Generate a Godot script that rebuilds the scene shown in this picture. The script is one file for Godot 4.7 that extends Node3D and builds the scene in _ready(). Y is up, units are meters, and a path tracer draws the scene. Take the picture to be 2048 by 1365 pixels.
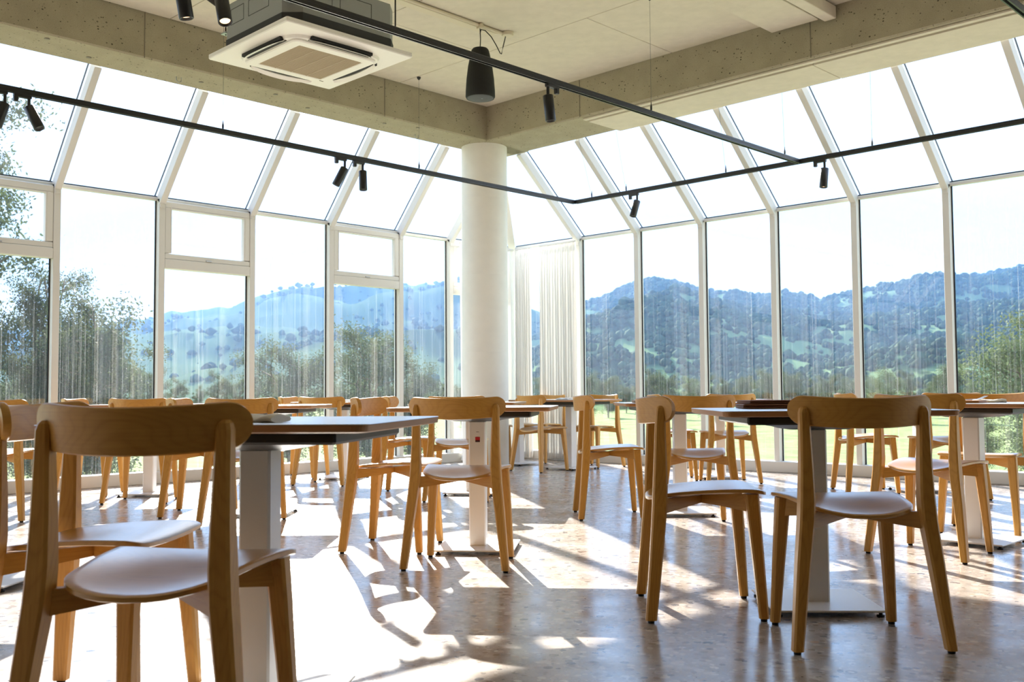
extends Node3D
# A glazed corner dining room above a valley: concrete edge beams, sloped glazing, wooden chairs and white pedestal tables.
# Plan helper: the lens looks along "ahead"; world X runs along the left glazing, world -Z along the right glazing.
const CA := 0.69830
const SA := 0.71580
const CEIL := 3.87
const WX := 9.10      # inner face of the right glazing mullions
const WZ := -8.863    # inner face of the left glazing mullions
const RAIL := 2.65
const BEAM := 3.50
var M := {}
var used := {}
var rng := RandomNumberGenerator.new()

# ---------------------------------------------------------------- geometry collector
class G:
	var v := PackedVector3Array()
	var u := PackedVector2Array()
	var s := PackedInt32Array()
	var start := 0
	var gid := 1

	func tri(a, b, c, g := -1, ua := Vector2.ZERO, ub := Vector2.ZERO, uc := Vector2.ZERO):
		v.append(a); v.append(b); v.append(c)
		u.append(ua); u.append(ub); u.append(uc)
		s.append(g)

	func quad(a, b, c, d, g := -1):
		tri(a, b, c, g, Vector2(0, 0), Vector2(1, 0), Vector2(1, 1))
		tri(a, c, d, g, Vector2(0, 0), Vector2(1, 1), Vector2(0, 1))

	func begin():
		start = v.size()
		gid += 1

	func close():
		# turn a closed shape so that its faces look outwards (clockwise)
		var o := v[start] if start < v.size() else Vector3.ZERO
		var vol := 0.0
		var i := start
		while i < v.size():
			vol += (v[i] - o).dot((v[i + 1] - o).cross(v[i + 2] - o))
			i += 3
		if vol > 0.0:
			i = start
			while i < v.size():
				var t := v[i + 1]; v[i + 1] = v[i + 2]; v[i + 2] = t
				var w := u[i + 1]; u[i + 1] = u[i + 2]; u[i + 2] = w
				i += 3

	func loft(rings: Array, cap := true, smooth := true):
		begin()
		var g := gid if smooth else -1
		var n: int = rings[0].size()
		for k in rings.size() - 1:
			var a = rings[k]
			var b = rings[k + 1]
			for i in n:
				var j := (i + 1) % n
				quad(a[i], a[j], b[j], b[i], g)
		if cap:
			for e in 2:
				var r = rings[0] if e == 0 else rings[rings.size() - 1]
				var c := Vector3.ZERO
				for q in r: c += q
				c /= n
				for i in n:
					if e == 0: tri(c, r[(i + 1) % n], r[i])
					else: tri(c, r[i], r[(i + 1) % n])
		close()

	func bevbox(c: Vector3, size: Vector3, bev := 0.004, basis := Basis()):
		# box with chamfered edges, lofted along y
		var h := size * 0.5
		var b: float = min(bev, min(h.x, min(h.y, h.z)) * 0.9)
		var rings := []
		for st in [[-h.y, b], [-h.y + b, 0.0], [h.y - b, 0.0], [h.y, b]]:
			var ring := []
			var hx: float = h.x - st[1]
			var hz: float = h.z - st[1]
			for q in [[-1, -1, 1, 0], [1, -1, -1, 0], [1, -1, 0, 1], [1, 1, 0, -1], [1, 1, -1, 0], [-1, 1, 1, 0], [-1, 1, 0, -1], [-1, -1, 0, 1]]:
				ring.append(c + basis * Vector3(q[0] * hx + q[2] * b, st[0], q[1] * hz + q[3] * b))
			rings.append(ring)
		loft(rings, true, false)

	func box(c: Vector3, size: Vector3, basis := Basis()):
		begin()
		var h := size * 0.5
		var p := []
		for i in 8:
			p.append(c + basis * Vector3(h.x if i & 1 else -h.x, h.y if i & 2 else -h.y, h.z if i & 4 else -h.z))
		quad(p[0], p[1], p[3], p[2]); quad(p[5], p[4], p[6], p[7]); quad(p[4], p[0], p[2], p[6])
		quad(p[1], p[5], p[7], p[3]); quad(p[2], p[3], p[7], p[6]); quad(p[4], p[5], p[1], p[0])
		close()

	func beam(a: Vector3, b: Vector3, w: float, hgt: float, up := Vector3.UP, bev := 0.003):
		# a bar from a to b, w across, hgt along up
		var y := (b - a).normalized()
		var x := y.cross(up).normalized()
		var z := x.cross(y).normalized()
		bevbox((a + b) * 0.5, Vector3(w, a.distance_to(b), hgt), bev, Basis(x, y, z))

	func tube(path: Array, radii, n := 8):
		var rings := []
		for k in path.size():
			var t: Vector3
			if k == 0: t = path[1] - path[0]
			elif k == path.size() - 1: t = path[k] - path[k - 1]
			else: t = path[k + 1] - path[k - 1]
			t = t.normalized()
			var x := t.cross(Vector3.UP if abs(t.y) < 0.95 else Vector3.RIGHT).normalized()
			var z := t.cross(x)
			var r: float = radii[k] if radii is Array else radii
			var ring := []
			for i in n:
				var a := TAU * i / n
				ring.append(path[k] + x * cos(a) * r + z * sin(a) * r)
			rings.append(ring)
		loft(rings)

	func lathe(prof: Array, n := 24, o := Vector3.ZERO, basis := Basis()):
		var rings := []
		for q in prof:
			var ring := []
			for i in n:
				var a := TAU * i / n
				ring.append(o + basis * Vector3(cos(a) * q.x, q.y, sin(a) * q.x))
			rings.append(ring)
		loft(rings)

	func mesh() -> ArrayMesh:
		var st := SurfaceTool.new()
		st.begin(Mesh.PRIMITIVE_TRIANGLES)
		for i in s.size():
			st.set_smooth_group(s[i])
			for k in 3:
				st.set_uv(u[i * 3 + k])
				st.add_vertex(v[i * 3 + k])
		st.generate_normals()
		return st.commit()

# ---------------------------------------------------------------- scene helpers
func P(r: float, d: float, h := 0.0) -> Vector3:
	return Vector3(r * CA + d * SA, h, r * SA - d * CA)

func turn_of(deg: float) -> float:
	var a := deg_to_rad(deg)
	var f := P(sin(a), cos(a))
	return atan2(f.x, f.z)

func unique(n: String) -> String:
	if not used.has(n):
		used[n] = 0
		return n
	used[n] += 1
	return "%s_%03d" % [n, used[n]]

func part(parent: Node, called: String, g, mat: Material, at := Vector3.ZERO) -> MeshInstance3D:
	var o := MeshInstance3D.new()
	o.name = called
	o.mesh = g.mesh() if g is G else g
	o.material_override = mat
	o.position = at
	parent.add_child(o, true)
	return o

func thing(called: String, label: String, category: String, at := Vector3.ZERO, turn := 0.0, group := "") -> Node3D:
	var o := Node3D.new()
	o.name = unique(called)
	add_child(o)
	o.position = at
	o.rotation.y = turn
	tag(o, label, category, group)
	return o

func tag(o: Node, label: String, category: String, group := ""):
	o.set_meta("label", label)
	o.set_meta("category", category)
	if group: o.set_meta("group", group)

func struct(called: String) -> Node3D:
	var o := Node3D.new()
	o.name = unique(called)
	add_child(o)
	o.set_meta("kind", "structure")
	return o

func copy(src: Node3D, called: String, label: String, at: Vector3, turn: float, group: String) -> Node3D:
	var c: Node3D = src.duplicate()
	c.name = unique(called)
	add_child(c)
	c.position = at
	c.rotation = Vector3(0, turn, 0)
	c.set_meta("label", label)
	c.set_meta("group", group)
	return c

func mat(called: String, c: Color, rough := 0.6, metal := 0.0, spec := 0.5) -> StandardMaterial3D:
	var m := StandardMaterial3D.new()
	m.resource_name = called
	m.albedo_color = c
	m.roughness = rough
	m.metallic = metal
	m.metallic_specular = spec
	M[called] = m
	return m

func triplanar(m: StandardMaterial3D, scale: float, world := false):
	m.uv1_triplanar = true
	m.uv1_world_triplanar = world
	m.uv1_scale = Vector3.ONE * scale
	m.uv1_offset = Vector3(0.5, 0.5, 0.5)

# ---------------------------------------------------------------- textures
func tex(w: int, h: int, data: PackedByteArray, alpha := false) -> ImageTexture:
	return ImageTexture.create_from_image(Image.create_from_data(w, h, false, Image.FORMAT_RGBA8 if alpha else Image.FORMAT_RGB8, data))

func wood_tex(light: Color, dark: Color, along_u: bool, sd: int, rings := 7.0) -> ImageTexture:
	var n := FastNoiseLite.new(); n.seed = sd; n.frequency = 0.004; n.fractal_octaves = 2
	var f := FastNoiseLite.new(); f.seed = sd + 1; f.frequency = 0.02; f.fractal_octaves = 3
	var S := 512
	var b := PackedByteArray(); b.resize(S * S * 3)
	for y in S:
		for x in S:
			var a := float(x if along_u else y)
			var c := float(y if along_u else x)
			var q := n.get_noise_2d(a * 0.55, c * 2.2) * rings + c * 0.012
			var ring: float = pow(abs(fposmod(q, 1.0) * 2.0 - 1.0), 3.0)
			var fib: float = f.get_noise_2d(a * 0.35, c * 14.0) * 0.5 + 0.5
			var t: float = clamp(ring * 0.30 + fib * 0.45, 0.0, 1.0)
			var k := light.lerp(dark, t)
			var i := (y * S + x) * 3
			b[i] = int(k.r * 255); b[i + 1] = int(k.g * 255); b[i + 2] = int(k.b * 255)
	return tex(S, S, b)

func terrazzo_tex() -> ImageTexture:
	var S := 1024
	var n := FastNoiseLite.new(); n.seed = 5; n.frequency = 0.012; n.fractal_octaves = 4
	var g := FastNoiseLite.new(); g.seed = 6; g.frequency = 0.25
	var b := PackedByteArray(); b.resize(S * S * 3)
	var base := Color8(170, 160, 151)
	for y in S:
		for x in S:
			var t := 1.0 + n.get_noise_2d(x, y) * 0.14 + g.get_noise_2d(x, y) * 0.10
			var i := (y * S + x) * 3
			b[i] = int(clamp(base.r * t, 0, 1) * 255); b[i + 1] = int(clamp(base.g * t, 0, 1) * 255); b[i + 2] = int(clamp(base.b * t, 0, 1) * 255)
	var pal := [Color8(206, 197, 184), Color8(194, 183, 170), Color8(216, 208, 197), Color8(136, 120, 109), Color8(110, 101, 96), Color8(66, 67, 73), Color8(180, 152, 128), Color8(154, 141, 133)]
	var wts := [24, 24, 12, 16, 10, 7, 8, 12]
	var bag := []
	for i in wts.size():
		for k in wts[i]: bag.append(pal[i])
	for k in 5200:
		var cx := rng.randf() * S
		var cy := rng.randf() * S
		var r: float = 1.4 + pow(rng.randf(), 2.4) * 9.0
		var e: float = rng.randf_range(0.55, 1.0)
		var a := rng.randf() * PI
		var ca := cos(a); var sa := sin(a)
		var col: Color = bag[rng.randi() % bag.size()]
		var mixv: float = rng.randf_range(0.5, 0.95)
		var R := int(ceil(r)) + 1
		for dy in range(-R, R + 1):
			for dx in range(-R, R + 1):
				var px := dx * ca + dy * sa
				var py := (-dx * sa + dy * ca) / e
				if max(abs(px) * 0.9 + abs(py) * 0.45, abs(py) * 0.9 + abs(px) * 0.3) < r:
					var i := (posmod(int(cy) + dy, S) * S + posmod(int(cx) + dx, S)) * 3
					b[i] = int(lerp(float(b[i]), col.r * 255, mixv)); b[i + 1] = int(lerp(float(b[i + 1]), col.g * 255, mixv)); b[i + 2] = int(lerp(float(b[i + 2]), col.b * 255, mixv))
	return tex(S, S, b)

func concrete_tex(base: Color, pits: int, sd: int, grain := 0.06, blotch := 0.05) -> ImageTexture:
	var S := 512
	var n := FastNoiseLite.new(); n.seed = sd; n.frequency = 0.008; n.fractal_octaves = 4
	var g := FastNoiseLite.new(); g.seed = sd + 1; g.frequency = 0.35
	var b := PackedByteArray(); b.resize(S * S * 3)
	for y in S:
		for x in S:
			var t := 1.0 + n.get_noise_2d(x, y) * blotch + g.get_noise_2d(x, y) * grain
			var i := (y * S + x) * 3
			b[i] = int(clamp(base.r * t, 0, 1) * 255); b[i + 1] = int(clamp(base.g * t, 0, 1) * 255); b[i + 2] = int(clamp(base.b * t, 0, 1) * 255)
	for k in pits:
		var cx := rng.randi() % S
		var cy := rng.randi() % S
		var r: float = 0.6 + pow(rng.randf(), 4.0) * 2.6
		var R := int(ceil(r))
		var m: float = rng.randf_range(0.35, 0.75)
		for dy in range(-R, R + 1):
			for dx in range(-R, R + 1):
				if dx * dx + dy * dy * 2 <= r * r:
					var i := (posmod(cy + dy, S) * S + posmod(cx + dx, S)) * 3
					for c in 3: b[i + c] = int(b[i + c] * m)
	return tex(S, S, b)

func streak_tex(sd: int) -> ImageTexture:
	# dried rain runs on glass: white, alpha in vertical threads
	var W := 1024
	var H := 512
	var b := PackedByteArray(); b.resize(W * H * 4)
	var r := RandomNumberGenerator.new(); r.seed = sd
	var acc := PackedFloat32Array(); acc.resize(W * H)
	for k in 150:
		var strong := k < 95
		var x: float = r.randf() * W
		var y0 := int(r.randf_range(0.0, 0.72) * H)
		var ln := int(r.randf_range(0.25, 0.95) * H)
		var a: float = (0.05 + 0.22 * pow(r.randf(), 2.0)) if strong else r.randf_range(0.02, 0.06)
		var wdt := (2 if r.randf() < 0.6 else 4) if strong else (4 + r.randi() % 14)
		var wob: float = r.randf_range(-0.010, 0.010)
		for i in ln:
			var y := y0 + i
			if y >= H: break
			x += wob
			var fade: float = min(1.0, i / 14.0) * min(1.0, (ln - i) / 40.0) * (0.8 + 0.2 * sin(i * 0.13 + k * 2.1))
			for j in wdt:
				var q := y * W + posmod(int(x) + j, W)
				acc[q] = min(0.5, acc[q] + a * fade)
	for k in 900:
		var q := r.randi() % (W * H)
		acc[q] = max(acc[q], 0.25)
	for i in W * H:
		b[i * 4] = 235; b[i * 4 + 1] = 240; b[i * 4 + 2] = 248; b[i * 4 + 3] = int(acc[i] * 255)
	return tex(W, H, b, true)

func cloud_tex() -> ImageTexture:
	var W := 1024
	var H := 512
	var n := FastNoiseLite.new(); n.seed = 21; n.frequency = 1.5; n.fractal_octaves = 5
	var b := PackedByteArray(); b.resize(W * H * 4)
	for y in H:
		var up := (0.5 - (y + 0.5) / H) * PI
		for x in W:
			var a := TAU * x / W
			var d := Vector3(cos(a) * cos(up), sin(up) * 2.4, sin(a) * cos(up))
			var t: float = smoothstep(0.0, 0.40, n.get_noise_3dv(d * 2.2))
			var i := (y * W + x) * 4
			b[i] = 255; b[i + 1] = 255; b[i + 2] = 255; b[i + 3] = int(clamp(t * smoothstep(0.0, 0.05, up), 0, 1) * 255)
	return tex(W, H, b, true)

# ---------------------------------------------------------------- camera, sky, sun
func setup_view():
	var cam := Camera3D.new()
	cam.name = "camera"
	add_child(cam)
	var right := Vector3(0.69850748, -0.00695693, 0.71556894)
	var up := Vector3(-0.03276708, 0.99859296, 0.04169436)
	var fwd := Vector3(0.71485217, 0.05257093, -0.69729669)
	cam.transform = Transform3D(Basis(right, up, -fwd), Vector3(0, 0.80, 0))
	cam.near = 0.05
	cam.far = 6000.0
	var lens := CameraAttributesPhysical.new()
	lens.frustum_focal_length = 51.63
	lens.frustum_focus_distance = 5.2
	lens.frustum_near = 0.05
	lens.frustum_far = 6000.0
	lens.exposure_aperture = 10.5
	cam.attributes = lens
	cam.fov = 37.45
	cam.current = true
	var sky := ProceduralSkyMaterial.new()
	sky.sky_top_color = Color(0.58, 0.74, 0.94)
	sky.sky_horizon_color = Color(0.96, 0.98, 1.0)
	sky.sky_curve = 0.22
	sky.sky_energy_multiplier = 1.45
	sky.sky_cover = cloud_tex()
	sky.sky_cover_modulate = Color(0.9, 0.9, 0.9, 0.26)
	sky.ground_bottom_color = Color(0.35, 0.42, 0.28)
	sky.ground_horizon_color = Color(0.6, 0.66, 0.62)
	sky.sun_angle_max = 50.0
	sky.sun_curve = 0.10
	var env := Environment.new()
	env.background_mode = Environment.BG_SKY
	env.sky = Sky.new()
	env.sky.sky_material = sky
	env.tonemap_mode = Environment.TONE_MAPPER_LINEAR
	env.tonemap_exposure = 1.13
	env.sdfgi_enabled = true
	env.ssao_enabled = true
	env.ssil_enabled = true
	env.volumetric_fog_enabled = true
	env.volumetric_fog_density = 0.0
	var we := WorldEnvironment.new()
	we.name = "world_environment"
	we.environment = env
	add_child(we)
	var sun := DirectionalLight3D.new()
	sun.name = "sun"
	var az := deg_to_rad(-11.76)
	var el := deg_to_rad(26.0)
	var to_sun := P(sin(az) * cos(el), cos(az) * cos(el), sin(el))
	sun.light_color = Color(1.0, 0.975, 0.93)
	sun.light_energy = 8.5
	sun.light_angular_distance = 0.4
	sun.shadow_enabled = true
	add_child(sun)
	sun.look_at_from_position(to_sun * 50.0, Vector3.ZERO, Vector3.UP)

# ---------------------------------------------------------------- materials
func setup_materials():
	var w_l := Color8(206, 154, 72)
	var w_d := Color8(168, 115, 46)
	var t := wood_tex(w_l, w_d, false, 11)
	var m := mat("beech_upright", Color.WHITE, 0.42); m.albedo_texture = t; triplanar(m, 1.25)
	t = wood_tex(w_l, w_d, true, 17)
	m = mat("beech_across", Color.WHITE, 0.38); m.albedo_texture = t; triplanar(m, 1.25)
	m = mat("beech_seat", Color.WHITE, 0.30); m.albedo_texture = t; triplanar(m, 1.25)
	m.clearcoat_enabled = true; m.clearcoat = 1.0; m.clearcoat_roughness = 0.30
	t = wood_tex(Color8(224, 218, 210), Color8(206, 198, 188), true, 23, 4.0)
	m = mat("table_laminate", Color.WHITE, 0.25); m.albedo_texture = t; triplanar(m, 0.9)
	m.clearcoat_enabled = true; m.clearcoat = 1.0; m.clearcoat_roughness = 0.32
	m = mat("table_edge", Color8(168, 118, 70), 0.5)
	m = mat("terrazzo", Color.WHITE, 0.13, 0.0, 0.62); m.albedo_texture = terrazzo_tex(); triplanar(m, 0.6, true)
	var rn := NoiseTexture2D.new(); rn.width = 512; rn.height = 512; rn.seamless = true
	var fn := FastNoiseLite.new(); fn.seed = 9; fn.frequency = 0.01; fn.fractal_octaves = 4
	rn.noise = fn
	var gr := Gradient.new(); gr.set_color(0, Color(0.12, 0.12, 0.12)); gr.set_color(1, Color(0.30, 0.30, 0.30))
	rn.color_ramp = gr
	m.roughness = 1.0
	m.roughness_texture = rn
	m = mat("concrete", Color.WHITE, 0.85, 0.0, 0.3); m.albedo_texture = concrete_tex(Color8(160, 152, 130), 900, 31, 0.12); triplanar(m, 0.8, true)
	m = mat("ceiling_board", Color.WHITE, 0.9, 0.0, 0.2); m.albedo_texture = concrete_tex(Color8(208, 200, 183), 0, 37, 0.10, 0.03); triplanar(m, 1.6, true)
	m = mat("column_paint", Color.WHITE, 0.7, 0.0, 0.3); m.albedo_texture = concrete_tex(Color8(224, 221, 212), 0, 41, 0.05, 0.02); triplanar(m, 1.2, true)
	mat("plaster", Color8(225, 222, 212), 0.85, 0.0, 0.3)
	mat("plaster_grey", Color8(78, 74, 68), 0.85, 0.0, 0.3)
	mat("frame_paint", Color8(208, 206, 200), 0.42)
	mat("gasket", Color8(30, 34, 38), 0.6)
	mat("white_steel", Color8(228, 227, 226), 0.35)
	mat("black_steel", Color8(18, 18, 20), 0.45)
	mat("black_paint", Color8(24, 25, 28), 0.38)
	mat("black_rubber", Color8(14, 14, 14), 0.8)
	mat("speaker_black", Color8(20, 20, 20), 0.75)
	mat("speaker_grille", Color8(70, 72, 76), 0.6)
	mat("ac_white", Color8(236, 234, 226), 0.4)
	mat("ac_grey", Color8(150, 153, 150), 0.5, 0.1)
	mat("ac_foam", Color8(62, 63, 64), 0.85)
	mat("ac_grille", Color8(186, 172, 146), 0.6)
	mat("ac_dark", Color8(24, 23, 22), 0.7)
	mat("pipe_grey", Color8(120, 112, 98), 0.5)
	mat("insulation", Color8(48, 45, 42), 0.8)
	mat("conduit", Color8(205, 194, 170), 0.5)
	mat("wire", Color8(90, 98, 104), 0.4, 0.6)
	mat("steel", Color8(170, 172, 174), 0.35, 0.8)
	mat("cloth_white", Color8(232, 228, 220), 0.85)
	mat("leather_brown", Color8(120, 72, 46), 0.55)
	mat("sticker_red", Color8(190, 26, 40), 0.5)
	mat("sticker_dark", Color8(60, 24, 30), 0.5)
	mat("tabletop_white", Color8(226, 224, 222), 0.3)
	m = mat("pane_glass", Color(0.9, 0.95, 0.96, 0.02), 0.0)
	m.transparency = BaseMaterial3D.TRANSPARENCY_ALPHA
	m.backlight_enabled = true
	m.backlight = Color(0.10, 0.11, 0.125)
	for k in 3:
		m = mat("dried_rain_%d" % k, Color.WHITE, 0.9, 0.0, 0.0)
		m.albedo_texture = streak_tex(100 + k)
		m.transparency = BaseMaterial3D.TRANSPARENCY_ALPHA
		m.backlight_enabled = true
		m.backlight = Color(0.7, 0.7, 0.7)
	m = mat("curtain_voile", Color8(242, 241, 238), 0.95, 0.0, 0.1)
	m.backlight_enabled = true
	m.backlight = Color(0.36, 0.36, 0.35)
	m = mat("bark", Color8(112, 100, 88), 0.9)
	for q in [["leaf_gum", Color8(64, 74, 60)], ["leaf_dark", Color8(50, 62, 48)], ["leaf_light", Color8(96, 106, 72)]]:
		m = mat(q[0], q[1], 0.8, 0.0, 0.2)
		m.backlight_enabled = true
		m.backlight = Color(0.26, 0.30, 0.20)
	m = mat("grass", Color.WHITE, 0.95, 0.0, 0.1); m.albedo_texture = concrete_tex(Color8(126, 140, 88), 0, 51, 0.25, 0.2); triplanar(m, 0.08, true)
	m = mat("hill_ground", Color.WHITE, 1.0, 0.0, 0.0); m.vertex_color_use_as_albedo = true
	m = mat("far_leaf", Color8(66, 84, 58), 0.9)

# ---------------------------------------------------------------- the room shell
func left_x(k: int) -> float:   # low-x edge of a left-glazing mullion
	if k == 5: return 8.03
	return 3.422 + 0.9601 * k

func right_z(k: int) -> float:  # high-z edge of a right-glazing mullion
	return -7.743 + 0.864 * k

func pane(parent: Node, called: String, a: Vector3, b: Vector3, c: Vector3, d: Vector3, dirt := -1):
	var g := G.new(); g.quad(a, b, c, d)
	var o := part(parent, called, g, M.pane_glass)
	if dirt >= 0:
		var n := (b - a).cross(c - a).normalized()
		var off := n * 0.004
		if off.dot((a + c) * 0.5) < 0.0: off = -off
		var h := G.new()
		h.tri(a + off, b + off, c + off, -1, Vector2(0, 1), Vector2(1, 1), Vector2(1, 0))
		h.tri(a + off, c + off, d + off, -1, Vector2(0, 1), Vector2(1, 0), Vector2(0, 0))
		var dm := part(o, "dried_rain", h, M["dried_rain_%d" % (dirt % 3)])
		dm.set_meta("kind", "stuff")

func build_shell():
	# floor slab
	var f := struct("floor")
	var g := G.new(); g.box(Vector3(2.6, -0.15, -2.4), Vector3(13.4, 0.30, 13.4)); part(f, "slab", g, M.terrazzo)
	# ceiling: slab and boards
	var c := struct("ceiling")
	g = G.new(); g.box(Vector3(2.0, CEIL + 0.19, -2.1), Vector3(12.3, 0.3, 12.1)); part(c, "slab", g, M.plaster)
	var x := 7.43
	var row := 0
	var variants := {}
	while x > -4.0:
		var z := -7.60 + (0.0 if row % 2 == 0 else -1.2)
		while z < 4.0:
			var z0: float = max(z, -7.60)
			var z1: float = min(z + 2.4, 4.0)
			if z1 - z0 > 0.05:
				g = G.new(); g.bevbox(Vector3.ZERO, Vector3(1.194, 0.03, z1 - z0 - 0.006), 0.003)
				part(c, "ceiling_panel", g, M.ceiling_board, Vector3(x - 0.6, CEIL + 0.015, (z0 + z1) * 0.5))
			z += 2.4
		x -= 1.2
		row += 1
	var dp := struct("trim_1")
	g = G.new(); g.bevbox(Vector3(3.6, 3.815, -3.97), Vector3(7.6, 0.07, 0.42), 0.004); part(dp, "dropped_panel", g, M.ceiling_board)
	g = G.new(); g.bevbox(Vector3(3.6, 3.80, -3.66), Vector3(7.6, 0.10, 0.10), 0.004); part(dp, "channel_trim", g, M.ceiling_board)
	# concrete edge beams
	var bl := struct("concrete_beam")
	bl.set_meta("label", "board-marked concrete edge beam along the left glazing")
	g = G.new(); g.bevbox(Vector3(2.03, BEAM + 0.35, -7.836), Vector3(12.14, 0.70, 0.46), 0.012); part(bl, "beam_body", g, M.concrete)
	for xx in [1.2, 3.62, 6.05]:
		g = G.new(); g.box(Vector3(xx, BEAM + 0.19, -7.6045), Vector3(0.006, 0.38, 0.004)); part(bl, "form_joint", g, M.pipe_grey)
	for q in [[2.3, -7.75], [2.9, -7.7], [4.25, -7.86], [4.9, -7.72], [5.35, -7.88], [6.2, -7.80], [6.55, -7.7], [3.3, -7.9]]:
		g = G.new(); g.lathe([Vector2(0.001, 0.0), Vector2(0.022, 0.0), Vector2(0.016, 0.006), Vector2(0.001, 0.006)], 9); part(bl, "patch", g, M.pipe_grey, Vector3(q[0], BEAM - 0.003, q[1]))
	for q in [[4.05, -7.87], [6.72, -7.92]]:
		g = G.new(); g.tube([Vector3(-0.022, 0, 0), Vector3(-0.022, -0.03, 0), Vector3(0, -0.045, 0), Vector3(0.022, -0.03, 0), Vector3(0.022, 0, 0)], 0.004, 6); part(bl, "eye_bolt", g, M.steel, Vector3(q[0], BEAM, q[1]))
	var br := struct("concrete_beam")
	br.set_meta("label", "pitted concrete edge beam along the right glazing")
	g = G.new(); g.bevbox(Vector3(7.75, BEAM + 0.35, -1.99), Vector3(0.64, 0.70, 12.1), 0.012); part(br, "beam_body", g, M.concrete)
	for zz in [-6.3, -3.85, -1.4]:
		g = G.new(); g.box(Vector3(7.4285, BEAM + 0.19, zz), Vector3(0.004, 0.38, 0.006)); part(br, "form_joint", g, M.pipe_grey)
	for k in 4:
		g = G.new(); g.bevbox(Vector3(7.81, BEAM - 0.012, -6.3 + 1.2 + k * 2.4 - 0.0), Vector3(0.50, 0.022, 2.392), 0.003); part(br, "soffit_board", g, M.ceiling_board)
	g = G.new(); g.bevbox(Vector3(7.50, BEAM - 0.010, -1.2), Vector3(0.05, 0.018, 10.2), 0.003); part(br, "edge_bead", g, M.ceiling_board)
	# round column
	var col := struct("concrete_column")
	col.set_meta("label", "round white concrete column under the corner of the beams")
	g = G.new(); g.lathe([Vector2(0.25, 0.0), Vector2(0.25, BEAM)], 48); part(col, "shaft", g, M.column_paint, Vector3(7.62, 0, -7.84))
	# back walls closing the room behind the lens
	var wb := struct("wall_back")
	g = G.new(); g.box(Vector3(-4.1, 1.95, -2.4), Vector3(0.2, 4.2, 13.4)); part(wb, "plaster", g, M.plaster_grey)
	var wr := struct("wall_rear")
	g = G.new(); g.box(Vector3(2.6, 1.95, 4.1), Vector3(13.4, 4.2, 0.2)); part(wr, "plaster", g, M.plaster_grey)
	# glazing frames
	var wl := struct("wall_left")
	var wg := struct("wall_right")
	var gl := WZ - 0.066    # glass planes
	var gx := WX + 0.066
	var topL := Vector3(0, BEAM + 0.02, -8.075)
	var topR := Vector3(8.085, BEAM + 0.02, 0)
	var slopeL := Vector3(0, topL.y - RAIL, topL.z - WZ).normalized()
	var slopeR := Vector3(topR.x - WX, topR.y - RAIL, 0).normalized()
	for k in range(-7, 6):
		var xk := left_x(k) + 0.03
		g = G.new(); g.bevbox(Vector3(xk, RAIL * 0.5, WZ - 0.05), Vector3(0.06, RAIL, 0.10), 0.003); part(wl, "mullion", g, M.frame_paint)
		g = G.new(); g.box(Vector3(xk - 0.036, RAIL * 0.5, gl + 0.004), Vector3(0.012, RAIL, 0.008)); part(wl, "gasket", g, M.gasket)
		if k < 5:
			var a := Vector3(xk, RAIL - 0.02, WZ - 0.03)
			var b := Vector3(xk, topL.y, topL.z - 0.03)
			g = G.new(); g.beam(a, b, 0.06, 0.09, Vector3(0, 1, 1).normalized()); part(wl, "rafter", g, M.frame_paint)
			g = G.new(); g.beam(a + Vector3(-0.036, 0.05, -0.055), b + Vector3(-0.036, 0.05, -0.055), 0.010, 0.010, Vector3(0, 1, 1).normalized(), 0.001); part(wl, "gasket", g, M.gasket)
		g = G.new(); g.bevbox(Vector3(xk, RAIL - 0.045, WZ + 0.004), Vector3(0.05, 0.07, 0.012), 0.002); part(wl, "bracket", g, M.frame_paint)
	# jack rafter beside the column
	g = G.new(); g.beam(Vector3(8.06, RAIL - 0.02, WZ - 0.03), Vector3(8.06, topL.y - 0.02, topL.z - 0.03), 0.06, 0.09, Vector3(0, 1, 1).normalized()); part(wl, "rafter", g, M.frame_paint)
	for k in range(0, 15):
		var zk := right_z(k) - 0.03
		g = G.new(); g.bevbox(Vector3(WX + 0.05, RAIL * 0.5, zk), Vector3(0.10, RAIL, 0.06), 0.003); part(wg, "mullion", g, M.frame_paint)
		g = G.new(); g.box(Vector3(gx - 0.004, RAIL * 0.5, zk + 0.036), Vector3(0.008, RAIL, 0.012)); part(wg, "gasket", g, M.gasket)
		var a := Vector3(WX + 0.03, RAIL - 0.02, zk)
		var b := Vector3(topR.x + 0.03, topR.y, zk)
		g = G.new(); g.beam(a, b, 0.06, 0.09, Vector3(-1, 1, 0).normalized()); part(wg, "rafter", g, M.frame_paint)
		g = G.new(); g.beam(a + Vector3(0.055, 0.05, 0.036), b + Vector3(0.055, 0.05, 0.036), 0.010, 0.010, Vector3(-1, 1, 0).normalized(), 0.001); part(wg, "gasket", g, M.gasket)
		g = G.new(); g.bevbox(Vector3(WX - 0.004, RAIL - 0.045, zk), Vector3(0.012, 0.07, 0.05), 0.002); part(wg, "bracket", g, M.frame_paint)
	# corner post and hip rafter
	g = G.new(); g.bevbox(Vector3(WX + 0.05, RAIL * 0.5, WZ - 0.05), Vector3(0.10, RAIL, 0.10), 0.004); part(wg, "corner_post", g, M.frame_paint)
	g = G.new(); g.beam(Vector3(WX + 0.03, RAIL - 0.02, WZ - 0.03), Vector3(8.10, topL.y, topL.z - 0.02), 0.06, 0.09, Vector3(-1, 1, 1).normalized()); part(wg, "hip_rafter", g, M.frame_paint)
	# sills and rails
	g = G.new(); g.bevbox(Vector3(2.6, 0.055, WZ - 0.02), Vector3(13.1, 0.11, 0.14), 0.006); part(wl, "sill", g, M.frame_paint)
	g = G.new(); g.bevbox(Vector3(2.6, RAIL, WZ - 0.062), Vector3(13.1, 0.032, 0.05), 0.004); part(wl, "head_rail", g, M.frame_paint)
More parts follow.
